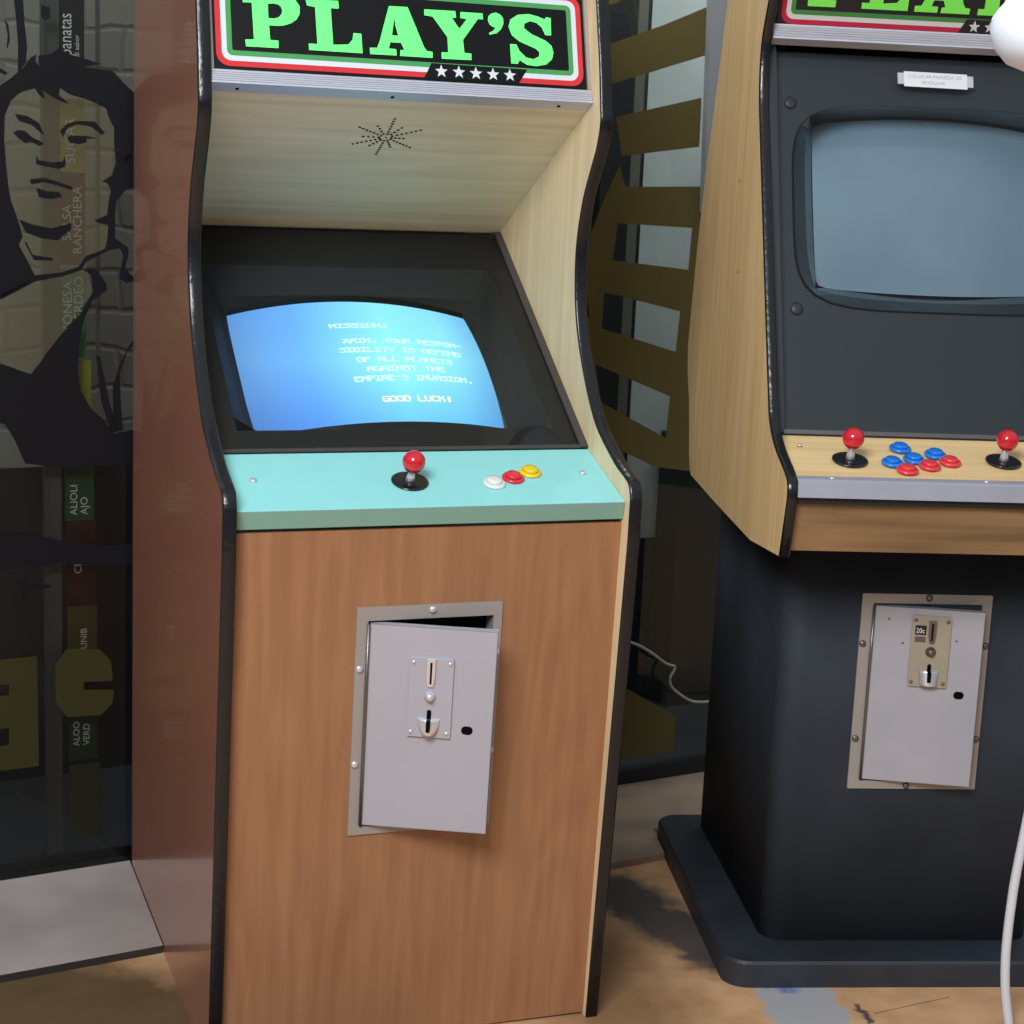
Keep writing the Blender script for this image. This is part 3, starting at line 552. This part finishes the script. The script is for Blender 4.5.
for sx in (-1,1):
    b=MB(gp); b.box(sx*.3005-.0065,sx*.3005+.0065,.002,GL-.004,.0002,.004); b.build('glass_strip',M['strip'],c1)
# speaker panel
S0=(.252,1.487); S1=(.648,1.270)
def spf(x,s,o=0):
    t=Vector((S1[0]-S0[0],S1[1]-S0[1])).normalized(); n_=Vector((t[1],-t[0])) # facing down and out
    if n_.y>0: n_=-n_
    return (x,S0[0]+t[0]*s+n_[0]*o,S0[1]+t[1]*s+n_[1]*o)
b=MB(spf); b.box(-IN,IN,0,.452,-.012,0); sk=b.build('speaker_panel',M['plyx'],c1); tag(sk,'pale plywood panel with a starburst of speaker holes')
holes=[]
SL=[(-.0006,.0561),(.0514,.0879),(.0488,.1453),(-.0007,.1731),(-.0481,.1422),(-.0498,.0879)]
SS=[(.0184,.0833),(.0304,.1174),(.016,.1463),(-.0191,.1448),(-.0371,.1165),(-.0218,.0811)]
SC_=(.001,.1168)
b=MB(spf)
for L_,nn in ((SL,7),(SS,4)):
    for ex,es in L_:
        for k in range(1,nn+1):
            t=(k+.4)/(nn+.4); b.flat([circ(SC_[0]+(ex-SC_[0])*t,SC_[1]+(es-SC_[1])*t,.0024,8)],.0006)
b.flat([circ(*SC_,.0019,8)],.0006)
b.build('speaker_holes',M['hole'],sk,recalc=False)
# aluminium marquee trim, grooved
tr=[(.2350,1.5180)]
for k in range(1,6):
    t0=k/6; y=.2350+(.224-.235)*t0; z=1.518+(1.499-1.518)*t0
    tr+=[(y+.0002,z+.0008),(y+.0016,z+.0003),(y+.0016,z-.0003),(y-.0004,z-.0008)]
tr+=[(.224,1.499),(.252,1.4868),(.2535,1.489),(.2275,1.5015),(.2385,1.519)]
b=MB(); b.prism(tr,-IN+.0005,IN-.0005); t1=b.build('marquee_trim',M['alu'],c1,recalc=True)
ut=plane((.224,1.499),(.252,1.4868))
def utf(x,s,o=0):
    t=Vector((.028,-.0122)).normalized(); n_=Vector((t[1],-t[0])); n_=n_ if n_.y<0 else -n_
    return (x,.224+t[0]*s+n_[0]*o,1.499+t[1]*s+n_[1]*o)
for x in (-.2655,-.0228,.254):
    b=MB(); bolt(b,x,.019,.0032,utf,.0015); b.build('screw',M['hole'],t1)
marquee(c1,(.241,1.518),(.282,1.662),True)
mqf=plane((.239,1.518),(.280,1.662))
for sx in (-1,1):
    b=MB(mqf); b.box(sx*.3045-.0028,sx*.3045+.0028,0,.18,-.004,.003); b.build('marquee_side_strip',M['steel'],c1)
# top and back and upper front
b=MB(); b.box(-IN,IN,.29,.865,1.842,1.86); b.build('top_panel',M['black'],c1)
b=MB(); b.box(-IN,IN,.845,.865,.0,1.842); b.build('back_panel',M['black'],c1)
b=MB(mqf); b.box(-IN,IN,.18,.345,-.012,-.002); b.build('header_panel',M['black'],c1)
# ================================================================= CABINET 2
c2=empty('arcade_cabinet',(.72985,3.07679,0),math.radians(5.9257))
tag(c2,'light oak arcade cabinet on black pedestal with a switched-off screen','arcade machine')
O2=.3275; I_2=.3115
pf2=[(-.225,.804),(-.249,.900)]+catmull([(-.249,.900),(-.246,.922),(-.225,.938),(-.151,.966),(-.106,.997),(-.083,1.035),(-.012,1.193),(.059,1.356),(.122,1.500),(.139,1.560),(.142,1.60),(.136,1.632),(.107,1.690),(.075,1.76),(.03,1.87)],4)[1:]+[(.40,1.87),(.441,1.711),(.486,1.568),(.546,1.400),(.586,1.244),(.612,1.09),(.618,1.052),(.606,1.0),(.573,.946),(.542,.850),(.525,.815),(.507,.805),(.289,.796),(-.024,.787)]
for sx in (-1,1):
    b=MB(); a0,a1=sorted((sx*O2,sx*I_2)); b.prism(pf2,a0,a1)
    sp=b.build('side_panel',M['oak'],c2); tag(sp,'light oak veneer side panel')
    b=MB(); a0,a1=sorted((sx*(O2+.0006),sx*(I_2-.0004)))
    k0=[i for i,p in enumerate(pf2) if p==(.40,1.87)][0]
    ribbon(b,pf2[:k0+1],a0,a1,.005,False); b.build('edge_molding',M['mold'],sp)
    for px_,pz_ in (((.24,1.385),(.205,1.225)) if sx<0 else ()):
        b=MB(); bolt(b,px_,pz_,.0028,lambda a,c,o: (-O2-o,a,c),.001); b.build('nail_head',M['oakd'],sp)
# pedestal body
b=MB(); Rb=rrect(-.2486,.2486,0,.60,.04,8); b.loops([[(a,c,.048) for a,c in Rb],[(a,c,.83) for a,c in Rb]]); bd=b.build('pedestal_body',M['blackp'],c2)
b=MB(lambda a,c,o:(a,c,o)); R2=rrect(-.333,.333,-.09,.635,.045,8); nR=len(R2)
b.loops([[(a,c,0.0) for a,c in R2],[(a,c,.043) for a,c in R2],[(a*.99,(c-.27)*.99+.27,.048) for a,c in R2]],smooth=False)
b.build('base_plinth',M['basep'],c2)
# belly box behind apron + back
b=MB(); b.prism([(-.19,.806),(.50,.806),(.56,1.05),(.40,1.78),(.34,1.78),(.50,1.04),(.46,.83),(-.19,.83)],-I_2,I_2); b.build('rear_panel',M['black'],c2)
b=MB(); b.prism([(-.2155,.812),(-.236,.893),(-.222,.893),(-.200,.812)],-I_2,I_2); b.build('apron_board',M['oakd'],c2)
CQ=plane((-.240,.933),(-.071,.977))
b=MB(); b.prism([(-.232,.9335),(-.071,.9755),(-.071,.955),(-.232,.912)],-I_2,I_2); b.build('control_panel',M['oakx'],c2)
b=MB(); b.prism([(-.2335,.9365),(-.2460,.9332),(-.2500,.9300),(-.2545,.9050),(-.2520,.9045),(-.2475,.9285),(-.232,.9335)],-I_2,I_2); ed=b.build('metal_edge',mat('dull aluminium edge',(172,174,186),rough=.4,metal=.3,noise=.06),c2); tag(ed,'bright metal strip along the control panel edge')
b=MB(); b.box(-I_2,I_2,-.245,-.222,.893,.906); b.build('shadow_gap_strip',M['black'],c2)
cq=plane((-.240,.934),(-.071,.978))
joystick(c2,-.208,.073,cq); joystick(c2,.051,.083,cq)
for x,s in ((-.111,.123),(-.140,.065),(-.100,.080),(-.058,.102)): button(c2,x,s,cq,M['blue'],'blue push button')
for x,s in ((-.123,.037),(-.081,.055),(-.042,.073)): button(c2,x,s,cq,M['redc'],'red push button')
for x,s in ((-.278,.128),(-.255,.001),(-.004,.002)):
    b=MB(); bolt(b,x,s,.0042,cq,.003); b.build('screw',M['chrome'],c2)
v2=lambda x,s,o=0:(x,-o,s)
dr2,dt2=coin_door(c2,.1165,.3375,.693,v2,-.092,.356,.672,.187,math.radians(12),dict(kind=2,
  bolts=[(.0027,.6865),(-.110,.603),(-.109,.430),(.111,.602),(.110,.431),(-.01,.344)],plate=(.064,.131,.533,.660),cx=.099,slot=(.613,.652),knob=.597,cup=(.537,.563),ret=(.545,.575),lock=(.154,.521)))
b=MB(dt2); b.flat([[(.070,.626),(.089,.626),(.089,.643),(.070,.643)]],.0052); b.build('price_label',M['txtw'],dr2)
b=MB(dt2); b.box(.0705,.0885,.613,.623,.0049,.0053); b.build('small_label',M['dullm'],dr2)
for x,s in ((.024,.650),(.051,.608),(.142,.618)):
    b=MB(); bolt(b,x,s,.0022,dt2,.0012); b.build('rivet',M['dullm'],dr2)
# monitor of the oak cabinet
Q0=(-.071,.977); Q1=(.17,1.60); QL=.684
qp=plane(Q0,Q1)
cs2,hw2,hh2,xo2=.4375,.205,.150,.0
so2=screen_outline(13,.208,.153,.012,xo2,cs2)
b=MB(qp)
Oq=[(-.3112,.002),(.3112,.002),(.3112,QL),(-.3112,QL)]
rim=[]
for x,y in so2:
    u=(x-xo2)/.208; v=(y-cs2)/.153; m=(abs(u)**5+abs(v)**5)**.2
    rim.append((xo2+.264*u/m-.002,.4075+.186*v/m))
b.flat([Oq,rim[::-1]],-.02)
M['bezel2']=mat('charcoal bezel board',(44,50,56),rough=.4,noise=.12,nscale=4)
b.build('screen_bezel',M['bezel2'],c2)
b=MB(qp)
b.loops([[(a,c,-.0195) for a,c in rim],[(a*.99,(c-.4075)*.99+.4075,-.014) for a,c in rim],[(a*.95+.05*p,(c*.95+.05*q),-.022) for (a,c),(p,q) in zip(rim,so2)],[(a*.4+.6*p,(c*.4+.6*q),-.055) for (a,c),(p,q) in zip(rim,so2)],[(p,q,-.092) for p,q in so2]],caps=False,smooth=False)
b.build('tube_surround',M['black_gloss'],c2)
b=MB(qp); n=25; grid=[]
for j in range(n):
    for i in range(n):
        u=-1+2*i/(n-1); v=-1+2*j/(n-1)
        # squircle-like rounding of the extreme corners
        cr=max(0,abs(u)-.9)*max(0,abs(v)-.9)*100
        x=u*hw2*(1-.02*cr)+.004*u*(1-v*v); s=v*(hh2*(1-.03*cr)+.012*(1-u*u))
        grid.append((x+xo2,s+cs2,-.104+bulge(x,s,hw2,hh2,0,0,.016,.010)))
b.add(grid,[(j*n+i,j*n+i+1,(j+1)*n+i+1,(j+1)*n+i) for j in range(n-1) for i in range(n-1)],smooth=True)
tag(b.build('picture_tube',M['crt2'],c2),'switched-off grey-blue picture tube')
b=MB(qp); b.flat([[(-.311,.003),(.311,.003),(.311,QL),(-.311,QL)]],0); b.build('monitor_glass',M['cabglass'],c2,recalc=False)
for sx in (-1,1):
    b=MB(qp); b.box(sx*.303-.008,sx*.303+.008,.003,QL,.0002,.006); b.build('glass_strip',M['bezel2'],c2)
b=MB(qp); b.box(-.295,.295,.001,.008,.0002,.004); b.build('glass_rail',M['dullm'],c2)
for x,s in ((-.266,.590),(-.263,.222)):
    b=MB(qp); b.lathe(x,s,[(.011,-.02),(.011,-.016),(.007,-.0145),(.0003,-.0145)],n=20); b.build('tube_bolt',M['bezel2'],c2)
lt=plane(Q0,Q1)
b=MB(lt)
def sk2(x,s): return s-.002*((x+.012)/.06)
b.add([(-.069,.6225,.0008),(.044,.6215,.0008),(.044,.649,.0008),(-.069,.650,.0008)],[(0,1,2,3)],0)
b.add([(-.080,.6265,.0005),(-.069,.6265,.0005),(-.069,.647,.0005),(-.080,.647,.0005)],[(0,1,2,3)],1)
b.add([(.044,.6255,.0005),(.055,.6255,.0005),(.055,.646,.0005),(.044,.646,.0005)],[(0,1,2,3)],1)
lab=b.build('paper_label',[M['label'],M['tape']],c2,recalc=False); tag(lab,'white paper strip taped to the glass')
def textobj(txt,size,m,parent,tf,x,s,name,o=.0012,rot=0,xs=1.0,font=None,align='LEFT'):
    cu=bpy.data.curves.new('t','FONT'); cu.body=txt; cu.size=size; cu.align_x=align; cu.resolution_u=3
    ob=bpy.data.objects.new('t',cu); C.objects.link(ob); dg=bpy.context.evaluated_depsgraph_get(); dg.update()
    me=bpy.data.meshes.new_from_object(ob.evaluated_get(dg)); bpy.data.objects.remove(ob)
    c_,s_=math.cos(rot),math.sin(rot)
    for v in me.vertices:
        a=v.co.x*xs; b_=v.co.y; v.co=Vector(tf(x+a*c_-b_*s_,s+a*s_+b_*c_,o))
    me.name=name; me.materials.clear(); me.materials.append(m)
    o_=bpy.data.objects.new(name,me); C.objects.link(o_)
    if parent: o_.parent=parent
    return o_
textobj('COLOCAR MONEDA DE',.0088,M['ink'],lab,lt,-.062,.6385,'writing')
textobj('MODULAR',.0088,M['ink'],lab,lt,-.038,.6275,'writing')
textobj('20c',.0125,M['label'],dr2,dt2,-.0028+.074,.6295,'price_writing',.0056,xs=.85)
# trim and marquee of the oak cabinet
tz0,tz1=1.6265,1.6505
tr=[(.143,tz1)]
for k in range(1,6):
    z=tz1+(tz0-tz1)*k/6; tr+=[(.1425-.001*k/6,z+.0009),(.1440,z+.0004),(.1440,z-.0004),(.1415,z-.0009)]
tr+=[(.140,tz0),(.162,1.617),(.164,1.6195),(.1435,1.6295),(.1465,tz1)]
b=MB(); b.prism(tr,-I_2+.0035,I_2-.0035); b.build('marquee_trim',M['alu'],c2)
marquee(c2,(.150,1.6455),(.110,1.797),False,.962)
b=MB(); b.box(-I_2,I_2,.06,.40,1.852,1.87); b.build('top_panel',M['black'],c2)
b=MB(); b.prism([(.116,1.825),(.06,1.852),(.075,1.852),(.128,1.825)],-I_2,I_2); b.build('header_panel',M['black'],c2)
# ================================================================= SETTING
ANG=math.atan(.5825); E_=Vector((math.cos(ANG),math.sin(ANG),0)); N_=Vector((-E_.y,E_.x,0)); PW=Vector((0,3.802,0))
def wp(u,z,o=0): # point on the window plane; o towards the room
    p=PW+E_*u-N_*o; return (p.x,p.y,z)
def clip(poly,P,N):
    out=[]
    for i in range(len(poly)):
        a,b_=poly[i],poly[(i+1)%len(poly)]; da=(a-P).dot(N); db=(b_-P).dot(N)
        if da>=0: out.append(a)
        if da*db<0: out.append(a+(b_-a)*(da/(da-db)))
    return out
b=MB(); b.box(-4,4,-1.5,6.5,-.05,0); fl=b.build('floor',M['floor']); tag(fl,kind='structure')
# low plank threshold in front of the window, fitted round the two cabinets
V2=lambda x,y:Vector((x,y))
e2=V2(E_.x,E_.y); n2=V2(N_.x,N_.y); pw2=V2(0,3.802)
strip=[pw2-e2*2.6-n2*.403,pw2+e2*2.2-n2*.403,pw2+e2*2.2-n2*.004,pw2-e2*2.6-n2*.004]
def cabpt(o,yaw,x,y):
    c_,s_=math.cos(yaw),math.sin(yaw); return V2(o[0]+x*c_-y*s_,o[1]+x*s_+y*c_)
y1=math.radians(20.3628); y2=math.radians(5.9257)
w1=V2(math.cos(y1),math.sin(y1)); w2_=V2(math.cos(y2),math.sin(y2)); d2_=V2(-math.sin(y2),math.cos(y2)); d1_=V2(-math.sin(y1),math.cos(y1))
pL=cabpt((-.10782,2.65842),y1,-.329,0); pR=cabpt((-.10782,2.65842),y1,.334,0)
qL=cabpt((.72985,3.07679),y2,-.335,0); qB=cabpt((.72985,3.07679),y2,0,.637)
pieces=[clip(strip,pL,-w1)]
rp=clip(strip,pR,w1)
pieces.append(clip(rp,qL,-w2_)); pieces.append(clip(clip(rp,qL,w2_),qB,d2_))
b=MB()
for pi_,P in enumerate(pieces):
    if len(P)<3: continue
    n=len(P)
    b.add([(p.x,p.y,.014) for p in P],[tuple(range(n))],2 if pi_ else 0)
    b.add([(p.x,p.y,z) for z in (.0,.014) for p in P],[(i,(i+1)%n,n+(i+1)%n,n+i) for i in range(n)],2 if pi_ else 1)
dk=b.build('trim_1',[M['deck'],M['deckedge'],mat('warm worn planks',(186,160,138),rough=.5,rgb2=(150,132,116),nscale=7)],recalc=False); tag(dk,kind='structure')
# window
wn=empty('window_1',wp(0,0)); tag(wn,kind='structure'); wn.rotation_euler=(0,0,ANG)
def wl(u,z,o=0): return (u,-o,z)
b=MB(wl); b.flat([[(-2.6,.01),(2.2,.01),(2.2,2.6),(-2.6,2.6)]],.004); b.build('glass_pane',M['winglass'],wn,recalc=False)
b=MB(wl); b.box(-2.6,2.2,0,.012,-.03,.012); b.box(.0,2.2,0,.040,-.03,.016); b.box(-2.6,2.2,2.6,2.66,-.03,.03)
for u in (-2.62,2.2): b.box(u,u+.05,0,2.66,-.03,.03)
b.build('window_frame',M['frame'],wn)
b=MB(wl)
for k in ('hair','neckline','shirt','strap','branch','twig','hairline_top','fleck','cheek','jaw','brow_left','brow_right','eye_left','eye_right','nose','upper_lip','lower_lip','choker','collar','ear'):
    b.flat([WIN[k]],.0062)
tag(b.build('portrait_decal',M['vblack'],wn,recalc=False),'black vinyl drawing of a short-haired face and dark top on the glass')
b=MB(wl); b.flat([WIN['skin']],.0052); b.flat([WIN['body_skin']],.0052)
tag(b.build('skin_film',M['vskin'],wn,recalc=False),'sheer tan film behind the drawn face')
b=MB(wl); b.flat([[(-1.16,.4509),(-1.0221,.4515),(-1.0199,.2342),(-1.16,.235)],[(-1.12,.4026),(-1.12,.3812),(-1.0753,.3812),(-1.075,.4026)],[(-1.12,.3166),(-1.12,.2832),(-1.0763,.2832),(-1.0759,.3166)]],.0066); b.flat([WIN['letter_right']],.0066)
M['vyel2']=mat('dim mustard vinyl lettering',(56,54,30),rough=.4,spec=.2,noise=.1,nscale=3)
tag(b.build('yellow_lettering',M['vyel2'],wn,recalc=False),'mustard vinyl letters low on the glass')
b=MB(wl); b.flat([WIN['comb'],WIN['gap1'][::-1],WIN['gap2'][::-1],WIN['gap3'][::-1]],.0062); b.flat([WIN['bar1']],.0062); b.flat([WIN['bar2']],.0062); b.flat([WIN['patch']],.0062); b.flat([WIN['topbit']],.0062)
tag(b.build('yellow_bars',M['vyel'],wn,recalc=False),'mustard vinyl bars on the glass between the cabinets')
# grey board against the pane
b=MB(); vs=[(.4186,1.80),(.4350,1.3084),(.70,1.300),(.70,2.3),(.402,2.3)]
b.add([wp(u,z,o) for o in (.009,.024) for u,z in vs],[(0,1,2,3,4),(9,8,7,6,5)]+[(i,(i+1)%5,5+(i+1)%5,5+i) for i in range(5)])
gb=b.build('grey_board',M['grey']); tag(gb,'plain grey board fixed against the window behind the oak cabinet','board')
# interior behind the glass
b=MB()
def wbox(b,u0,u1,z0,z1,o0,o1,mi=0):
    b.add([wp(u,z,o) for u in (u0,u1) for o in (o0,o1) for z in (z0,z1)],[(0,1,3,2),(4,6,7,5),(0,4,5,1),(2,3,7,6),(0,2,6,4),(1,5,7,3)],mi)
wb=empty('wall_back',wp(0,0)); wb.rotation_euler=(0,0,ANG); tag(wb,kind='structure')
b=MB(wl); b.box(-2.6,.48,.72,2.7,-.62,-.5); b.build('brick_face',M['brick'],wb)
b=MB(wl); b.box(-2.6,.62,0,.72,-.62,-.495); b.box(.62,2.3,0,.46,-.62,-.5); b.build('interior_shade',M['interior_shade'],wb)  # lower wall coloured dark for the light fading downward
b=MB(wl); b.box(-2.6,2.3,0,.03,-.495,-.035); b.box(.72,2.3,.03,.74,-.495,-.40); b.build('shade_filler',M['interior_shade'],wb)  # added dark slab and block stand for the unlit interior
b=MB(wl); b.box(.617,2.3,.46,2.7,-.62,-.5); b.build('plaster_face',M['lightwall'],wb)
b=MB(wl); b.box(.48,.565,0,2.7,-.56,-.47); b.box(.600,.617,.0,2.7,-.56,-.49); b.build('dark_post',M['dark'],wb)
b=MB(wl); b.box(.565,.600,0,2.7,-.58,-.48); b.build('taupe_post',M['taupe'],wb)
# hanging menu banner just inside the pane
mb=empty('menu_banner',wp(-.93,0.02,-.05),ANG)
tag(mb,'tall narrow coloured menu strip with sideways words hanging inside the shop window','banner')
def bl(u,z,o=0): return (u+.93,-o,z-.02)
cols=[('strip_board',(40,48,52),1.50,2.3,-.957,-.912),('yellow_tag',(190,178,80),1.348,1.478,-.957,-.912),('maroon_tag',(120,50,54),1.178,1.346,-.957,-.911),('green_tag',(70,150,100),1.005,1.165,-.957,-.909),('yellow_tag',(170,166,76),.80,1.0,-.955,-.900),('green_tag',(36,92,58),.694,.797,-.951,-.895),('maroon_tag',(70,36,40),.530,.690,-.948,-.892),('yellow_tag',(96,92,46),.430,.525,-.947,-.890),('dark_tag',(30,36,36),.330,.428,-.947,-.890),('green_tag',(34,84,54),.215,.328,-.946,-.889),('pale_tag',(80,92,66),.055,.205,-.944,-.884)]
for i,(nm,c,z0,z1,u0,u1) in enumerate(cols):
    b=MB(bl); b.box(u0,u1,z0,z1,-.004,.0); b.build(nm,mat('banner '+nm+str(i),c,rough=.5,noise=.08),mb)
b=MB(bl); b.box(-.985,-.958,.02,2.3,-.012,0); b.box(-.990,-.985,.02,2.3,-.012,.006); b.box(-.888,-.884,1.0,2.3,-.012,.004); b.build('banner_rail',mat('grey rail',(92,100,98),rough=.4),mb)
M['btxt']=mat('pale banner lettering',(235,240,240),rough=.6,emit=.05)
def bt(txt,size,u,z,xs=1): return textobj(txt,size,M['btxt'],mb,bl,u,z,'lettering',.001,rot=PI/2,xs=xs)
bt('empanatas',.034,-.936,1.522,.74); bt('.ar .al sabor',.012,-.922,1.535)
bt('SUGAR',.026,-.930,1.362,1.0)
bt('SALSA',.024,-.938,1.222); bt('RANCHERA',.024,-.918,1.198,.98)
bt('MAYONESA',.024,-.937,1.015,1.05); bt('VERDEO',.024,-.916,1.062,1.05)
bt('ALIOLI',.020,-.928,.705); bt('AJO',.020,-.908,.705); bt('CRIO',.02,-.920,.590); bt('UNIB',.018,-.91,.440); bt('ALOO',.018,-.925,.245); bt('VERD',.018,-.905,.245)
# loose cord hanging between the cabinets
cp=[(.12,.40),(.2152,.3804),(.2987,.3572),(.346,.3339),(.3976,.2985),(.4220,.2890),(.4200,.2780),(.4111,.2629),(.4150,.246),(.4287,.2302),(.4712,.2026),(.5127,.1944),(.5858,.1909),(.70,.16),(.80,.02)]
cp=catmull(cp,4)
b=MB(); b.tube([wp(u,z,.04) for u,z in cp],.0032,8); cd=b.build('cord',M['cord']); tag(cd,'thin pale cord drooping in front of the window between the two cabinets','cable')
# white hose at lower right
hp=[(.880,2.856,.0),(.868,2.855,.06),(.8620,2.854,.12),(.8612,2.854,.173),(.8625,2.8545,.22),(.8646,2.8545,.262),(.872,2.855,.342),(.885,2.857,.45),(.915,2.86,.60),(.955,2.862,.74),(1.02,2.866,.86)]
hxy=list(zip(catmull([(p[0],p[2]) for p in hp],5),catmull([(p[1],p[2]) for p in hp],5)))
b=MB(); b.tube([(a[0],c[0],a[1]) for a,c in hxy],.0078,12); hs_=b.build('hose',M['hose']); tag(hs_,'white plastic hose curving down to the floor at the lower right edge','hose')
# white rounded object of unknown kind at upper right; its hanging cord is added
hl=empty('white_fixture',(.472,1.657,1.535)); tag(hl,'blurred rounded white object at the top right corner','fixture')
def lathez(b,prof,n=36):
    b.loops([[(r*math.cos(2*PI*i/n),r*math.sin(2*PI*i/n),z) for i in range(n)] for r,z in prof])
b=MB(); lathez(b,[(.002,-.036),(.03,-.0345),(.050,-.027),(.062,-.014),(.0665,0),(.066,.012),(.061,.020),(.056,.026),(.053,.040),(.051,.08),(.046,.10),(.02,.112),(.006,.114)]); b.build('fixture_body',M['fixture'],hl)
b=MB(); b.tube([(0,0,.112),(0,0,.5),(0,0,1.12)],.003,8); b.build('fixture_cord',M['cord'],hl)
# ================================================================= CAMERA
cam=bpy.data.cameras.new('camera'); cam.sensor_width=36; cam.lens=1811.83/1024*36; cam.clip_end=50
co=bpy.data.objects.new('camera',cam); C.objects.link(co)
r_=Vector((.99904964,.00834688,.04278016)); dn=Vector((.04358684,-.19131805,-.98055984)); fw=Vector((0,.98149261,-.19150004))
m=Matrix(((r_.x,-dn.x,-fw.x,0),(r_.y,-dn.y,-fw.y,0),(r_.z,-dn.z,-fw.z,1.40664),(0,0,0,1)))
co.matrix_world=m; SC.camera=co
# ================================================================= LIGHT
def area(name,loc,target,size,sizey,power,col):
    l=bpy.data.lights.new(name,'AREA'); l.shape='RECTANGLE'; l.size=size; l.size_y=sizey; l.energy=power; l.color=col
    o=bpy.data.objects.new(name,l); C.objects.link(o); o.location=loc
    o.rotation_euler=(Vector(target)-Vector(loc)).to_track_quat('-Z','Y').to_euler(); return o
area('daylight_from_left',(-.75,-.25,2.95),(.3,3.0,.8),1.3,1.1,130,(.95,.98,1))
area('shop_interior_light',wp(-.85,2.5,-.25),wp(-.85,1.2,-.5),1.0,.3,4.2,(1,.98,.95))
area('shop_interior_light',wp(.9,2.5,-.25),wp(.9,1.0,-.5),1.0,.3,17,(.92,.98,1))
wd=bpy.data.worlds.new('world'); SC.world=wd; wd.use_nodes=True; nt=wd.node_tree; bg=nt.nodes['Background']
tc=nt.nodes.new('ShaderNodeTexCoord'); sx=nt.nodes.new('ShaderNodeSeparateXYZ'); nt.links.new(tc.outputs['Generated'],sx.inputs[0])
r=nt.nodes.new('ShaderNodeValToRGB'); e=r.color_ramp.elements; e[0].position=.42; e[0].color=(.05,.047,.042,1); e[1].position=.75; e[1].color=(.46,.49,.53,1)
mr=nt.nodes.new('ShaderNodeMapRange'); mr.inputs['From Min'].default_value=-1; nt.links.new(sx.outputs[2],mr.inputs['Value']); nt.links.new(mr.outputs[0],r.inputs[0]); nt.links.new(r.outputs[0],bg.inputs[0])
bg.inputs[1].default_value=1.0
SC.view_settings.view_transform='Standard'; SC.view_settings.look='None'; SC.view_settings.exposure=0; SC.view_settings.gamma=1
SC.cycles.max_bounces=8; SC.cycles.transparent_max_bounces=12
